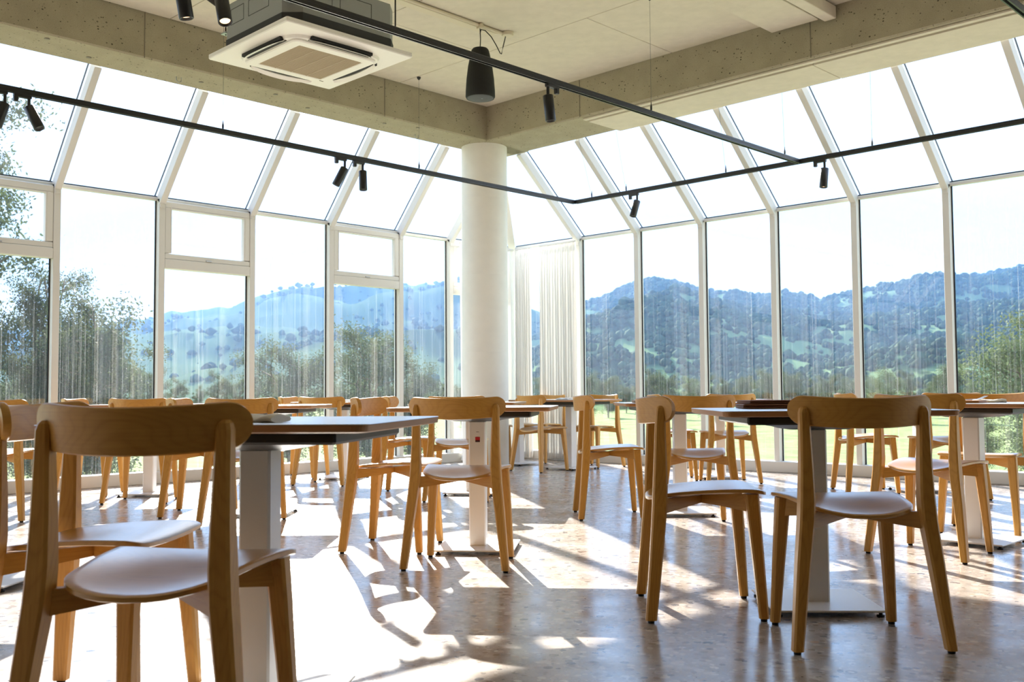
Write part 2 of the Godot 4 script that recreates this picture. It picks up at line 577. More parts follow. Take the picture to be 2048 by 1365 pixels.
	g = G.new(); g.box(Vector3(2.6, RAIL + 0.026, WZ - 0.070), Vector3(13.1, 0.008, 0.03)); part(wl, "rail_gasket", g, M.gasket)
	g = G.new(); g.bevbox(Vector3(WX + 0.02, 0.055, -2.4), Vector3(0.14, 0.11, 12.9), 0.006); part(wg, "sill", g, M.frame_paint)
	g = G.new(); g.bevbox(Vector3(WX + 0.062, RAIL, -2.4), Vector3(0.05, 0.032, 12.9), 0.004); part(wg, "head_rail", g, M.frame_paint)
	g = G.new(); g.box(Vector3(WX + 0.070, RAIL + 0.026, -2.4), Vector3(0.03, 0.008, 12.9)); part(wg, "rail_gasket", g, M.gasket)
	# windows of the left glazing
	var n := 1
	for k in range(-7, 6):
		var x0 := left_x(k) + 0.06
		var x1: float = left_x(k + 1) if k < 5 else WX
		var w := struct("window_%d" % n)
		var awning := (k % 2 != 0)
		if awning:
			var y0 := 2.00
			pane(w, "pane", Vector3(x0, 0.11, gl), Vector3(x1, 0.11, gl), Vector3(x1, y0, gl), Vector3(x0, y0, gl), n)
			g = G.new(); g.bevbox(Vector3((x0 + x1) * 0.5, y0 + 0.045, WZ - 0.045), Vector3(x1 - x0, 0.09, 0.09), 0.004); part(w, "transom", g, M.frame_paint)
			var fr := part(w, "sash_frame", sash(x1 - x0, RAIL - 0.016 - (y0 + 0.09)), M.frame_paint, Vector3((x0 + x1) * 0.5, y0 + 0.09, WZ - 0.035))
			pane(fr, "pane", Vector3(-(x1 - x0) * 0.5 + 0.05, 0.04, -0.012), Vector3((x1 - x0) * 0.5 - 0.05, 0.04, -0.012), Vector3((x1 - x0) * 0.5 - 0.05, 0.51, -0.012), Vector3(-(x1 - x0) * 0.5 + 0.05, 0.51, -0.012))
			g = G.new(); g.bevbox(Vector3(0, 0.012, 0.03), Vector3(0.06, 0.012, 0.02), 0.002); part(fr, "latch", g, M.steel)
		else:
			pane(w, "pane", Vector3(x0, 0.11, gl), Vector3(x1, 0.11, gl), Vector3(x1, RAIL - 0.02, gl), Vector3(x0, RAIL - 0.02, gl), n)
		if k < 4:
			pane(w, "sloped_pane", Vector3(x0, RAIL + 0.02, gl), Vector3(x1, RAIL + 0.02, gl), Vector3(x1, topL.y + 0.05, topL.z - 0.03), Vector3(x0, topL.y + 0.05, topL.z - 0.03))
		elif k == 4:
			pane(w, "sloped_pane", Vector3(x0, RAIL + 0.02, gl), Vector3(8.03, RAIL + 0.02, gl), Vector3(8.03, topL.y + 0.05, topL.z - 0.03), Vector3(x0, topL.y + 0.05, topL.z - 0.03))
		else:
			pane(w, "sloped_pane", Vector3(x0, RAIL + 0.02, gl), Vector3(gx, RAIL + 0.02, gl), Vector3(8.12, topL.y + 0.05, topL.z - 0.03), Vector3(x0, topL.y + 0.05, topL.z - 0.03))
		n += 1
	for k in range(-1, 14):
		var z0: float = right_z(k) if k >= 0 else WZ
		var z1 := right_z(k + 1) - 0.06
		var w := struct("window_%d" % n)
		pane(w, "pane", Vector3(gx, 0.11, z0), Vector3(gx, 0.11, z1), Vector3(gx, RAIL - 0.02, z1), Vector3(gx, RAIL - 0.02, z0), n)
		var zt: float = z0 if k >= 0 else -8.08
		pane(w, "sloped_pane", Vector3(gx, RAIL + 0.02, z0), Vector3(gx, RAIL + 0.02, z1), Vector3(topR.x + 0.03, topR.y + 0.05, z1), Vector3(topR.x + 0.03, topR.y + 0.05, zt))
		n += 1

func sash(w: float, h: float) -> G:
	var g := G.new()
	for q in [[0.0, 0.025, w, 0.05], [0.0, h - 0.03, w, 0.06]]:
		g.bevbox(Vector3(q[0], q[1], 0), Vector3(q[2], q[3], 0.06), 0.006)
	for s in [-1, 1]:
		g.bevbox(Vector3(s * (w * 0.5 - 0.03), h * 0.5, 0), Vector3(0.06, h - 0.11, 0.06), 0.006)
		g.bevbox(Vector3(s * (w * 0.5 - 0.062), h * 0.5, 0.006), Vector3(0.012, h - 0.11, 0.05), 0.003)
	g.bevbox(Vector3(0, h - 0.066, 0.006), Vector3(w - 0.12, 0.012, 0.05), 0.003)
	return g

# ---------------------------------------------------------------- curtains
func curtain(label: String, a: Vector3, b: Vector3, folds: int, h: float, inward: Vector3):
	var g := G.new()
	var N := folds * 10
	g.begin()
	var pts := []
	var ys := [0.02, 0.06, 0.5, 1.2, 1.9, h - 0.12, h - 0.03, h]
	for j in ys.size():
		var ring := []
		for i in N + 1:
			var t := float(i) / N
			var amp: float = 0.020 if j < 5 else (0.016 if j == 5 else 0.010)
			var ph: float = t * folds * TAU + sin(t * 9.0) * 0.8
			var q: Vector3 = a.lerp(b, t) + inward * (0.06 + amp * sin(ph) + 0.008 * sin(ph * 0.37 + j))
			q += (b - a).normalized() * 0.010 * cos(ph) * (1.0 if j < 5 else 0.3)
			q.y = ys[j]
			ring.append(q)
		pts.append(ring)
	for j in ys.size() - 1:
		for i in N:
			g.quad(pts[j][i], pts[j][i + 1], pts[j + 1][i + 1], pts[j + 1][i], g.gid)
	var t := thing("curtain", label, "curtain", Vector3.ZERO, 0.0, "sheer curtains in the glazed corner")
	part(t, "voile", g, M.curtain_voile)
	g = G.new(); g.beam(a + Vector3(0, h + 0.01, 0) + inward * 0.06, b + Vector3(0, h + 0.01, 0) + inward * 0.06, 0.02, 0.022); part(t, "track", g, M.frame_paint)

# ---------------------------------------------------------------- chair
func octo(c: Vector3, wx: float, wz: float, ch := 0.006) -> Array:
	var o := []
	var hx := wx * 0.5
	var hz := wz * 0.5
	for q in [[-hx + ch, -hz], [hx - ch, -hz], [hx, -hz + ch], [hx, hz - ch], [hx - ch, hz], [-hx + ch, hz], [-hx, hz - ch], [-hx, -hz + ch]]:
		o.append(c + Vector3(q[0], 0, q[1]))
	return o

func seat_y(x: float, z: float) -> float:
	var back: float = smoothstep(0.12, -0.20, z)
	var y: float = 0.458 - 0.030 * back * (1.0 - 0.55 * clamp(x * x / 0.03, 0.0, 1.0))
	y -= 0.009 * (1.0 - clamp(x * x / 0.035, 0.0, 1.0)) * (0.4 + 0.6 * back)
	if z > 0.16: y -= (z - 0.16) * (z - 0.16) * 3.0
	return y

func make_chair() -> Node3D:
	var t := Node3D.new()
	t.name = "chair_pattern"
	for s in [-1.0, 1.0]:
		var g := G.new()
		var rings := []
		for q in [[0.010, 0.235, -0.200, 0.029, 0.036], [0.12, 0.2225, -0.188, 0.033, 0.039], [0.27, 0.206, -0.173, 0.038, 0.044], [0.40, 0.190, -0.161, 0.042, 0.048], [0.47, 0.186, -0.158, 0.041, 0.047], [0.56, 0.185, -0.156, 0.036, 0.042], [0.66, 0.186, -0.155, 0.031, 0.036], [0.735, 0.187, -0.153, 0.028, 0.032], [0.748, 0.187, -0.152, 0.022, 0.028], [0.754, 0.187, -0.151, 0.013, 0.018]]:
			rings.append(octo(Vector3(s * q[1], q[0], q[2]), q[3] * 1.12, q[4] * 1.08, min(0.006, q[3] * 0.3)))
		g.loft(rings, true, false)
		var leg := part(t, "rear_leg", g, M.beech_upright)
		g = G.new(); g.lathe([Vector2(0.011, 0.0), Vector2(0.012, 0.004), Vector2(0.010, 0.012)], 10); part(leg, "glide", g, M.black_rubber, Vector3(s * 0.235, 0, -0.200))
		g = G.new()
		rings = []
		for q in [[0.010, 0.200, 0.195, 0.028, 0.030], [0.20, 0.189, 0.182, 0.034, 0.036], [0.36, 0.179, 0.170, 0.040, 0.042], [0.440, 0.174, 0.164, 0.042, 0.044]]:
			rings.append(octo(Vector3(s * q[1], q[0], q[2]), q[3] * 1.10, q[4] * 1.08))
		g.loft(rings, true, false)
		leg = part(t, "front_leg", g, M.beech_upright)
		g = G.new(); g.lathe([Vector2(0.011, 0.0), Vector2(0.012, 0.004), Vector2(0.010, 0.012)], 10); part(leg, "glide", g, M.black_rubber, Vector3(s * 0.200, 0, 0.195))
		# one of the two crossed rails under the seat
		g = G.new()
		rings = []
		var a := Vector3(s * 0.176, 0, -0.148)
		var b := Vector3(-s * 0.166, 0, 0.156)
		var side := Vector3(b.z - a.z, 0, -(b.x - a.x)).normalized() * 0.0125
		for q in [[0.0, 0.372, 0.424], [0.25, 0.383, 0.420], [0.5, 0.394, 0.420], [0.75, 0.388, 0.430], [1.0, 0.378, 0.440]]:
			var c := a.lerp(b, q[0])
			rings.append([c - side + Vector3(0, q[1], 0), c + side + Vector3(0, q[1], 0), c + side + Vector3(0, q[2], 0), c - side + Vector3(0, q[2], 0)])
		g.loft(rings, true, false)
		part(t, "cross_rail", g, M.beech_across)
	# seat: dished plywood shield
	var outline := []
	for i in 9: outline.append(Vector2(lerp(-0.185, 0.185, i / 8.0), 0.217 - 0.004 * pow((i - 4) / 4.0, 2.0)))
	outline.append(Vector2(0.198, 0.208)); outline.append(Vector2(0.206, 0.196)); outline.append(Vector2(0.206, 0.176))
	for i in 6: outline.append(Vector2(lerp(0.203, 0.170, i / 5.0), lerp(0.15, -0.08, i / 5.0)))
	for i in range(1, 16):
		var a := PI * i / 16.0
		var sx: float = cos(a)
		outline.append(Vector2(sign(sx) * pow(abs(sx), 0.75) * 0.167, -0.08 - 0.115 * pow(sin(a), 0.9)))
	for i in 6: outline.append(Vector2(-lerp(0.170, 0.203, i / 5.0), lerp(-0.08, 0.15, i / 5.0)))
	outline.append(Vector2(-0.206, 0.176)); outline.append(Vector2(-0.206, 0.196)); outline.append(Vector2(-0.198, 0.208))
	var g := G.new()
	g.begin()
	var c := Vector2(0, 0.03)
	var rr := [0.0, 0.3, 0.55, 0.75, 0.9, 0.985, 1.0]
	var n := outline.size()
	var TH := 0.013
	for side in 2:
		for k in rr.size() - 1:
			for i in n:
				var q := []
				for e in [[rr[k], i], [rr[k], (i + 1) % n], [rr[k + 1], (i + 1) % n], [rr[k + 1], i]]:
					var o: Vector2 = c + (outline[e[1]] - c) * e[0]
					var y := seat_y(o.x, o.y)
					if side == 1: y -= TH
					if e[0] == 1.0: y += -0.002 if side == 0 else 0.002
					q.append(Vector3(o.x, y, o.y))
				if side == 0: g.quad(q[0], q[1], q[2], q[3], 5)
				else: g.quad(q[0], q[3], q[2], q[1], 6)
	for i in n:
		var o: Vector2 = outline[i]
		var o2: Vector2 = outline[(i + 1) % n]
		var ya := seat_y(o.x, o.y)
		var yb := seat_y(o2.x, o2.y)
		g.quad(Vector3(o.x, ya - 0.002, o.y), Vector3(o2.x, yb - 0.002, o2.y), Vector3(o2.x, yb - TH + 0.002, o2.y), Vector3(o.x, ya - TH + 0.002, o.y), 7)
	g.close()
	part(t, "seat", g, M.beech_seat)
	# backrest: bent plywood with rounded ends
	g = G.new()
	var rings := []
	var HW := 0.2225
	var HH := 0.047
	for i in 41:
		var x: float = HW * sin(lerp(-PI * 0.5, PI * 0.5, i / 40.0))
		x = clamp(x, -HW + 0.0006, HW - 0.0006)
		var e: float = abs(x) - (HW - 0.040)
		var hh := HH
		if e > 0: hh = HH * sqrt(max(0.0, 1.0 - pow(e / 0.040, 2.2)))
		hh = max(hh, 0.002)
		var z := -0.215 + 0.105 * pow(x / HW, 2.0)
		var yc := 0.733 + 0.013 * pow(x / HW, 2.0)
		var nrm := Vector3(-2.0 * 0.105 * x / (HW * HW), 0, 1).normalized()
		var ring := []
		for q in [[-1.0, -0.5], [-1.0, 0.5], [-0.94, 1.0], [0.94, 1.0], [1.0, 0.5], [1.0, -0.5], [0.94, -1.0], [-0.94, -1.0]]:
			ring.append(Vector3(x, yc + q[0] * hh, z - 0.10 * q[0] * hh) + nrm * q[1] * 0.0095)
		rings.append(ring)
	# split smoothing: faces and edges apart
	g.begin()
	for k in rings.size() - 1:
		for i in 8:
			var j := (i + 1) % 8
			g.quad(rings[k][i], rings[k][j], rings[k + 1][j], rings[k + 1][i], 10 + i)
	for i in range(1, 7):
		g.tri(rings[0][0], rings[0][i + 1], rings[0][i]); g.tri(rings[40][0], rings[40][i], rings[40][i + 1])
	g.close()
	part(t, "backrest", g, M.beech_across)
	return t

func build_chairs():
	var proto := make_chair()
	var near := "chairs at the near tables"
	var far := "chairs by the windows"
	var L := [
		[-0.721, 2.13, 7.4, near, "largest wooden chair, seen from behind, tucked under the nearest white table"],
		[-1.082, 2.620, 93.0, near, "chair partly hidden behind the largest chair, its seat under the same nearest table"],
		[1.100, 3.318, 0.0, near, "chair seen from behind at the front right table, its backrest crossing the tabletop edge"],
		[0.690, 3.775, 93.0, near, "chair in profile at the left side of the front right table"],
		[0.625, 6.626, 89.1, near, "chair in profile standing by itself on the shiny floor just right of the column"],
		[-0.239, 4.787, 8.3, near, "chair seen from behind in front of the post with the red sticker"],
		[-0.625, 5.330, 101.0, near, "chair in profile left of the table with the red sticker"],
		[1.102, 6.117, 1.8, near, "chair with grained backrest just behind the profile chair of the front right table"],
		[1.920, 9.03, -4.0, far, "small chair seen from behind at the window right of the grained backrest"],
		[1.481, 9.376, 93.5, far, "small chair in profile at the windows behind the front right profile chair"],
		[2.063, 5.002, 45.8, near, "chair turned half right at the table on a wide white plate by the right edge"],
		[2.680, 5.730, -140.5, near, "chair facing the room at the right edge, backrest behind plates and a fork"],
		[2.821, 8.103, 93.8, far, "chair in profile at the right windows, framed above the front right chair"],
		[3.250, 7.60, 0.0, far, "chair peeking over the half turned chair at the right windows"],
		[0.286, 10.52, 49.8, far, "chair in front of the sheer curtain, turned half right"],
		[0.370, 11.86, -135.0, far, "farthest chair, its back to the glazed corner and curtain"],
		[0.907, 11.063, -134.4, far, "chair beside the curtain edge facing the room, behind the lone profile chair"],
		[-3.385, 6.70, 0.0, far, "chair cut off by the left edge, only one end of its backrest showing"],
		[-3.452, 8.273, 88.3, far, "small chair in profile at the far left windows, just above the largest chair"],
		[-2.832, 7.749, -2.1, far, "bright yellow sunlit chair seen from behind at the far left table"],
		[-2.129, 6.893, 86.3, far, "profile chair just right of the sunlit yellow backrest"],
		[-1.678, 6.362, -0.9, far, "chair seen from behind just above the right end of the largest backrest"],
		[-1.681, 9.141, 13.3, far, "chair seen from behind at the left windows, over the nearest tabletop"],
		[-2.069, 9.922, 100.3, far, "far profile chair mostly hidden left of the window chair over the nearest tabletop"],
		[-0.410, 7.72, 5.0, far, "chair whose top shows above the backrest at the red sticker table"],
		[-0.850, 8.19, 92.0, far, "profile chair partly hidden behind the red sticker table's own profile chair"],
		[-0.215, 11.26, 90.0, far, "chair hidden behind the round column but for one leg"],
	]
	for q in L:
		var c := copy(proto, "dining_chair", q[4], P(q[0], q[1]), turn_of(q[2]), q[3])
		c.set_meta("category", "chair")
	# small pale domes on the rear legs of the two profile chairs right of the column
	for i in [3, 4]:
		var q = L[i]
		var ch: Node = get_node("dining_chair_%03d" % i)
		var leg: Node = ch.get_child(3)
		var g := G.new(); g.lathe([Vector2(0.001, 0.009), Vector2(0.008, 0.007), Vector2(0.012, 0.0), Vector2(0.001, 0.0)], 12, Vector3.ZERO, Basis(Vector3.RIGHT, -PI / 2))
		part(leg, "pale_dome", g, M.cloth_white, Vector3(0.187, 0.45, -0.181))
	proto.free()

# ---------------------------------------------------------------- tables
func rounded_square(half: float, r: float, y: float, n := 6) -> Array:
	var o := []
	for c in [[1, 1, 0.0], [-1, 1, PI / 2], [-1, -1, PI], [1, -1, PI * 1.5]]:
		for i in n + 1:
			var a: float = c[2] + PI / 2 * i / n
			o.append(Vector3(c[0] * (half - r) + cos(a) * r, y, c[1] * (half - r) + sin(a) * r))
	return o

func make_table() -> Node3D:
	var t := Node3D.new()
	t.name = "table_pattern"
	var g := G.new()
	g.loft([rounded_square(0.398, 0.03, 0.7335), rounded_square(0.400, 0.032, 0.7345), rounded_square(0.399, 0.031, 0.736), rounded_square(0.390, 0.03, 0.7362)], true, false)
	var top := part(t, "table_top", g, M.table_laminate)
	g = G.new()
	g.loft([rounded_square(0.388, 0.03, 0.715), rounded_square(0.398, 0.032, 0.7185), rounded_square(0.400, 0.032, 0.7335)], true, false)
	part(top, "edge_band", g, M.table_edge)
	g = G.new()
	g.bevbox(Vector3(0, 0.700, 0), Vector3(0.60, 0.03, 0.60), 0.006)
	g.loft([rounded_square(0.11, 0.02, 0.662), rounded_square(0.13, 0.02, 0.668), rounded_square(0.24, 0.03, 0.686)], true, false)
	part(t, "support_frame", g, M.black_steel)
	g = G.new()
	g.bevbox(Vector3(0, 0.34, 0), Vector3(0.085, 0.645, 0.085), 0.006)
	part(t, "post", g, M.white_steel)
	g = G.new(); g.bevbox(Vector3(0, 0.021, 0), Vector3(0.40, 0.008, 0.40), 0.0025)
	var base := part(t, "base_plate", g, M.white_steel)
	for sx in [-1, 1]:
		for sz in [-1, 1]:
			g = G.new(); g.lathe([Vector2(0.014, 0.0), Vector2(0.015, 0.006), Vector2(0.007, 0.008), Vector2(0.007, 0.018)], 10); part(base, "leveller", g, M.black_rubber, Vector3(sx * 0.18, 0, sz * 0.18))
	return t

func build_tables():
	var proto := make_table()
	var grp := "square pedestal tables"
	var L := [
		[-0.665, 2.666, 7.8, "nearest table, its pale top running out from behind the largest chair"],
		[-2.280, 4.38, 3.0, "table at the left edge, showing only a corner of top and its base plate"],
		[-2.960, 8.25, 0.0, "far left table by the windows, behind the sunlit yellow chair"],
		[-1.690, 6.85, 0.0, "table behind the chair that rises over the largest backrest's right end"],
		[-1.620, 9.72, 8.0, "far table at the left windows between two small chairs"],
		[-0.180, 5.24, 5.6, "table whose white post carries a red sticker"],
		[-0.330, 8.15, 8.0, "table next beyond the red sticker table, before the round column"],
		[0.075, 11.50, 45.0, "farthest table, narrow white post beside the column and curtain"],
		[0.620, 10.75, 45.0, "table standing before the sheer curtain between two chairs"],
		[1.110, 6.72, 0.0, "table in mid room behind the front right table, a pale menu at its corner"],
		[1.130, 3.81, 2.0, "front right table with brown menus on it"],
		[1.950, 9.50, 0.0, "small table at the right windows, centre post behind the grained chair"],
		[2.450, 5.37, 45.0, "table at the right edge with plates and a fork on top"],
		[3.270, 8.12, 0.0, "table at the right windows mostly hidden by the half turned chair"],
	]
	for q in L:
		var c := copy(proto, "dining_table", q[3], P(q[0], q[1]), turn_of(q[2]), grp)
		c.set_meta("category", "table")
	var post: Node = get_node("dining_table_005").get_child(2)
	var g := G.new(); g.box(Vector3(0, 0, 0), Vector3(0.024, 0.016, 0.001)); var st := part(post, "sticker", g, M.sticker_red, Vector3(-0.004, 0.572, -0.0432))
	g = G.new(); g.box(Vector3.ZERO, Vector3(0.024, 0.010, 0.001)); part(st, "sticker_lower_band", g, M.sticker_dark, Vector3(0, -0.013, 0))
	g = G.new(); g.box(Vector3.ZERO, Vector3(0.014, 0.002, 0.001)); part(post, "screw_slot", g, M.ac_dark, Vector3(-0.004, 0.606, -0.0432))
	proto.free()

func menu(label: String, r: float, d: float, deg: float, y: float, w: float, dep: float, h: float, m: Material, cat := "menu", called := "menu_cover", grp := "things laid on the tables"):
	var t := thing(called, label, cat, P(r, d, y), turn_of(deg), grp)
	var g := G.new()
	g.bevbox(Vector3(0, h * 0.25, 0), Vector3(w, h * 0.42, dep), h * 0.18)
	part(t, "lower_cover", g, m)
	g = G.new()
	g.bevbox(Vector3(0.002, h * 0.76, -0.001), Vector3(w * 0.985, h * 0.42, dep * 0.99), h * 0.18, Basis(Vector3.UP, 0.012))
	part(t, "upper_cover", g, m)

func napkin(label: String, r: float, d: float, deg: float, w: float, dep: float):
	var t := thing("napkin", label, "napkin", P(r, d, 0.7365), turn_of(deg), "things laid on the tables")
	var g := G.new()
	var rings := []
	for k in 9:
		var x: float = lerp(-w * 0.5, w * 0.5, k / 8.0)
		var ring := []
		for i in 12:
			var a := TAU * i / 12
			var wob := 1.0 + 0.18 * sin(k * 1.9 + i * 2.3)
			ring.append(Vector3(x, max(0.0, 0.008 + sin(a) * 0.010 * wob + 0.003 * sin(k * 1.3)), cos(a) * dep * 0.5 * (1.0 - 0.12 * abs(k - 4) / 4.0)))
		rings.append(ring)
	g.loft(rings)
	part(t, "cloth", g, M.cloth_white)

func build_table_things():
	var y := 0.7365
	menu("lower brown menu on the front right table", 1.03, 4.00, 4.0, y, 0.26, 0.20, 0.018, M.leather_brown)
	menu("upper brown menu stacked on another on the front right table", 1.035, 4.01, -3.0, y + 0.0185, 0.24, 0.19, 0.014, M.leather_brown)
	menu("pale menu on the mid room table behind the front right profile chair", 0.94, 6.60, 2.0, y, 0.30, 0.22, 0.018, M.table_edge)
	menu("menu at the right edge table under the fork", 2.36, 5.28, 40.0, y, 0.20, 0.16, 0.014, M.table_edge)
	napkin("white rolled napkin beside the fork at the right edge table", 2.52, 5.33, 20.0, 0.16, 0.07)
	napkin("crumpled white napkin on the hidden table at the right windows", 3.10, 8.02, 30.0, 0.14, 0.09)
	napkin("white napkin on the far table at the left windows", -1.50, 9.55, 10.0, 0.20, 0.12)
	napkin("white napkin on the table before the sheer curtain", 0.56, 10.62, 60.0, 0.22, 0.12)
	menu("small menu on the window table behind the grained chair", 1.86, 9.36, 0.0, y, 0.20, 0.15, 0.014, M.table_edge)
	napkin("white napkin on the nearest table beside the largest backrest", -0.60, 2.42, 30.0, 0.12, 0.08)
	# fork resting on the menu
	var t := thing("fork", "fork with tines up on the menu at the right edge table", "fork", P(2.40, 5.22, y + 0.0145), turn_of(60.0), "things laid on the tables")
	var g := G.new(); g.beam(Vector3(0, 0.003, -0.10), Vector3(0, 0.006, 0.02), 0.012, 0.003, Vector3.UP, 0.001); part(t, "handle", g, M.steel)
	g = G.new(); g.beam(Vector3(0, 0.006, 0.02), Vector3(0, 0.010, 0.045), 0.022, 0.003, Vector3.UP, 0.001); part(t, "neck", g, M.steel)
	for k in 4:
		g = G.new(); g.beam(Vector3((k - 1.5) * 0.006, 0.010, 0.043), Vector3((k - 1.5) * 0.0065, 0.022, 0.085), 0.003, 0.002, Vector3.UP, 0.0005); part(t, "tine", g, M.steel)
	# little round dish on the left end of the red-sticker table
	t = thing("salt_dish", "tiny pale dish at the left end of the red sticker table", "dish", P(-0.50, 5.05, y), 0.0, "things laid on the tables")
	g = G.new(); g.lathe([Vector2(0.016, 0.0), Vector2(0.024, 0.010), Vector2(0.026, 0.018), Vector2(0.022, 0.018), Vector2(0.014, 0.006), Vector2(0.001, 0.005)], 16); part(t, "bowl", g, M.cloth_white)

# ---------------------------------------------------------------- ceiling equipment
func build_aircon():
	var t := thing("ceiling_air_conditioner", "white cassette air conditioner with grey casing hanging from the ceiling", "air conditioner", Vector3(3.733, 3.005, -5.469), deg_to_rad(-1.0))
	var g := G.new()
	# casing with cut corners
	var rings := []
	for y in [0.05, 0.335]:
		var ring := []
		var h := 0.42
		var k := 0.09
		for q in [[-h + k, -h], [h - k, -h], [h, -h + k], [h, h - k], [h - k, h], [-h + k, h], [-h, h - k], [-h, -h + k]]:
			ring.append(Vector3(q[0], y, q[1]))
		rings.append(ring)
	g.loft(rings, true, false)
	var body := part(t, "casing", g, M.ac_grey)
	for s in 4:
		var b := Basis(Vector3.UP, PI / 2 * s)
		for q in [[-0.20, 0.24, 0.16, 0.10], [0.06, 0.24, 0.24, 0.10]]:
			for e in [[0, 1], [0, -1], [1, 0], [-1, 0]]:
				g = G.new()
				var cc := Vector3(q[0] + e[0] * q[2] * 0.5, q[1] + e[1] * q[3] * 0.5, 0.4205)
				g.box(b * cc, Vector3(q[2] if e[0] == 0 else 0.003, q[3] if e[1] == 0 else 0.003, 0.002), b)
				part(body, "pressed_line", g, M.ac_foam)
	rings = []
	for y in [0.03, 0.105]:
		var ring := []
		var h := 0.424
		var k := 0.09
		for q in [[-h + k, -h], [h - k, -h], [h, -h + k], [h, h - k], [h - k, h], [-h + k, h], [-h, h - k], [-h, -h + k]]:
			ring.append(Vector3(q[0], y, q[1]))
		rings.append(ring)
	g = G.new(); g.loft(rings, true, false); part(body, "foam_band", g, M.ac_foam)
	# fascia panel with a square of four slots
	g = G.new()
	g.loft([rounded_square(0.475, 0.012, 0.030), rounded_square(0.475, 0.012, 0.006), rounded_square(0.470, 0.012, 0.0)], true, false)
	var fascia := part(t, "fascia", g, M.ac_white)
	g = G.new()
	g.loft([rounded_square(0.355, 0.12, 0.001, 10), rounded_square(0.345, 0.115, -0.016, 10)], true, false)
	part(fascia, "moulded_ring", g, M.ac_white)
	for s in 4:
		var b := Basis(Vector3.UP, PI / 2 * s)
		g = G.new(); g.bevbox(b * Vector3(0, -0.004, 0.345), Vector3(0.46, 0.030, 0.052), 0.003, b); part(fascia, "air_slot", g, M.ac_dark)
		g = G.new()
		var rr := []
		for k in 13:
			var x: float = lerp(-0.235, 0.235, k / 12.0)
			var bow: float = 0.020 * (1.0 - pow(x / 0.235, 2.0))
			var w := 0.034 * (0.35 + 0.65 * (1.0 - pow(abs(x) / 0.235, 4.0)))
			rr.append([b * Vector3(x, -0.012 - bow * 0.4, 0.338 + bow), b * Vector3(x, -0.026 - bow * 0.6, 0.338 + w + bow), b * Vector3(x, -0.030 - bow * 0.6, 0.338 + w + bow), b * Vector3(x, -0.018 - bow * 0.4, 0.338 + bow)])
		g.loft(rr, true, false)
		part(fascia, "louvre_flap", g, M.ac_white)
	g = G.new()
	g.loft([rounded_square(0.315, 0.05, -0.010, 6), rounded_square(0.315, 0.05, -0.026, 6), rounded_square(0.305, 0.045, -0.032, 6), rounded_square(0.245, 0.012, -0.032, 6), rounded_square(0.242, 0.012, -0.028, 6)], true, false)
	var gf := part(fascia, "grille_frame", g, M.ac_white)
	g = G.new(); g.box(Vector3(0, -0.0285, 0), Vector3(0.47, 0.003, 0.47)); part(gf, "grille_back", g, M.ac_grille)
	for k in 34:
		g = G.new(); g.bevbox(Vector3(0, 0, 0), Vector3(0.47, 0.004, 0.006), 0.001); part(gf, "grille_slat", g, M.ac_grille, Vector3(0, -0.031, lerp(-0.228, 0.228, k / 33.0)))
	for k in 3:
		g = G.new(); g.bevbox(Vector3(-0.12 + k * 0.12, -0.0335, 0), Vector3(0.006, 0.003, 0.47), 0.001); part(gf, "grille_bar", g, M.ac_grille)
	g = G.new(); g.box(Vector3(0.26, -0.033, -0.26), Vector3(0.03, 0.002, 0.006)); part(gf, "maker_mark", g, M.pipe_grey)
	for q in [[-0.40, -0.40], [0.40, -0.40], [-0.40, 0.40], [0.40, 0.40]]:
		g = G.new(); g.tube([Vector3(q[0] * 0.985, 0.16, q[1] * 0.985), Vector3(q[0] * 0.985, CEIL - 3.005, q[1] * 0.985)], 0.005, 8); var rod := part(t, "hanger_rod", g, M.black_steel)
		g = G.new(); g.bevbox(Vector3(q[0] * 0.97, 0.17, q[1] * 0.97), Vector3(0.06, 0.012, 0.06), 0.003); part(rod, "lug", g, M.steel)
	# insulated pipes from the near side
	var v := thing("refrigerant_pipe", "dark lagged pipes running into the air conditioner casing", "pipe")
	g = G.new(); g.tube([Vector3(3.24, 3.34, -5.12), Vector3(3.18, 3.40, -5.25), Vector3(2.95, 3.50, -5.60), Vector3(2.60, 3.62, -5.95)], 0.032, 12); part(v, "lagging", g, M.insulation)
	g = G.new(); g.tube([Vector3(3.26, 3.30, -5.02), Vector3(3.10, 3.40, -5.16), Vector3(2.80, 3.52, -5.50), Vector3(2.45, 3.62, -5.85)], 0.026, 12); part(v, "pale_pipe", g, M.pipe_grey)
	g = G.new(); g.tube([Vector3(3.30, 3.18, -5.10), Vector3(3.26, 3.26, -5.12), Vector3(3.26, 3.34, -5.10)], 0.006, 8); part(v, "drain_tube", g, mat("tube_blue", Color8(96, 150, 190), 0.4))
	v = thing("drain_pipe", "grey condensate pipe with an elbow beside the air conditioner", "pipe")
	var e0 := Vector3(3.30, 3.35, -5.86)
	g = G.new(); g.tube([e0, e0 + Vector3(-0.12, 0.08, -0.05), e0 + Vector3(-0.42, 0.12, -0.22)], 0.024, 10); part(v, "hose", g, M.insulation)
	g = G.new(); g.tube([e0 + Vector3(-0.42, 0.12, -0.22), e0 + Vector3(-0.50, 0.13, -0.26), e0 + Vector3(-0.53, 0.18, -0.27), e0 + Vector3(-0.53, CEIL - e0.y - 0.003, -0.27)], 0.022, 10); part(v, "elbow", g, M.pipe_grey)

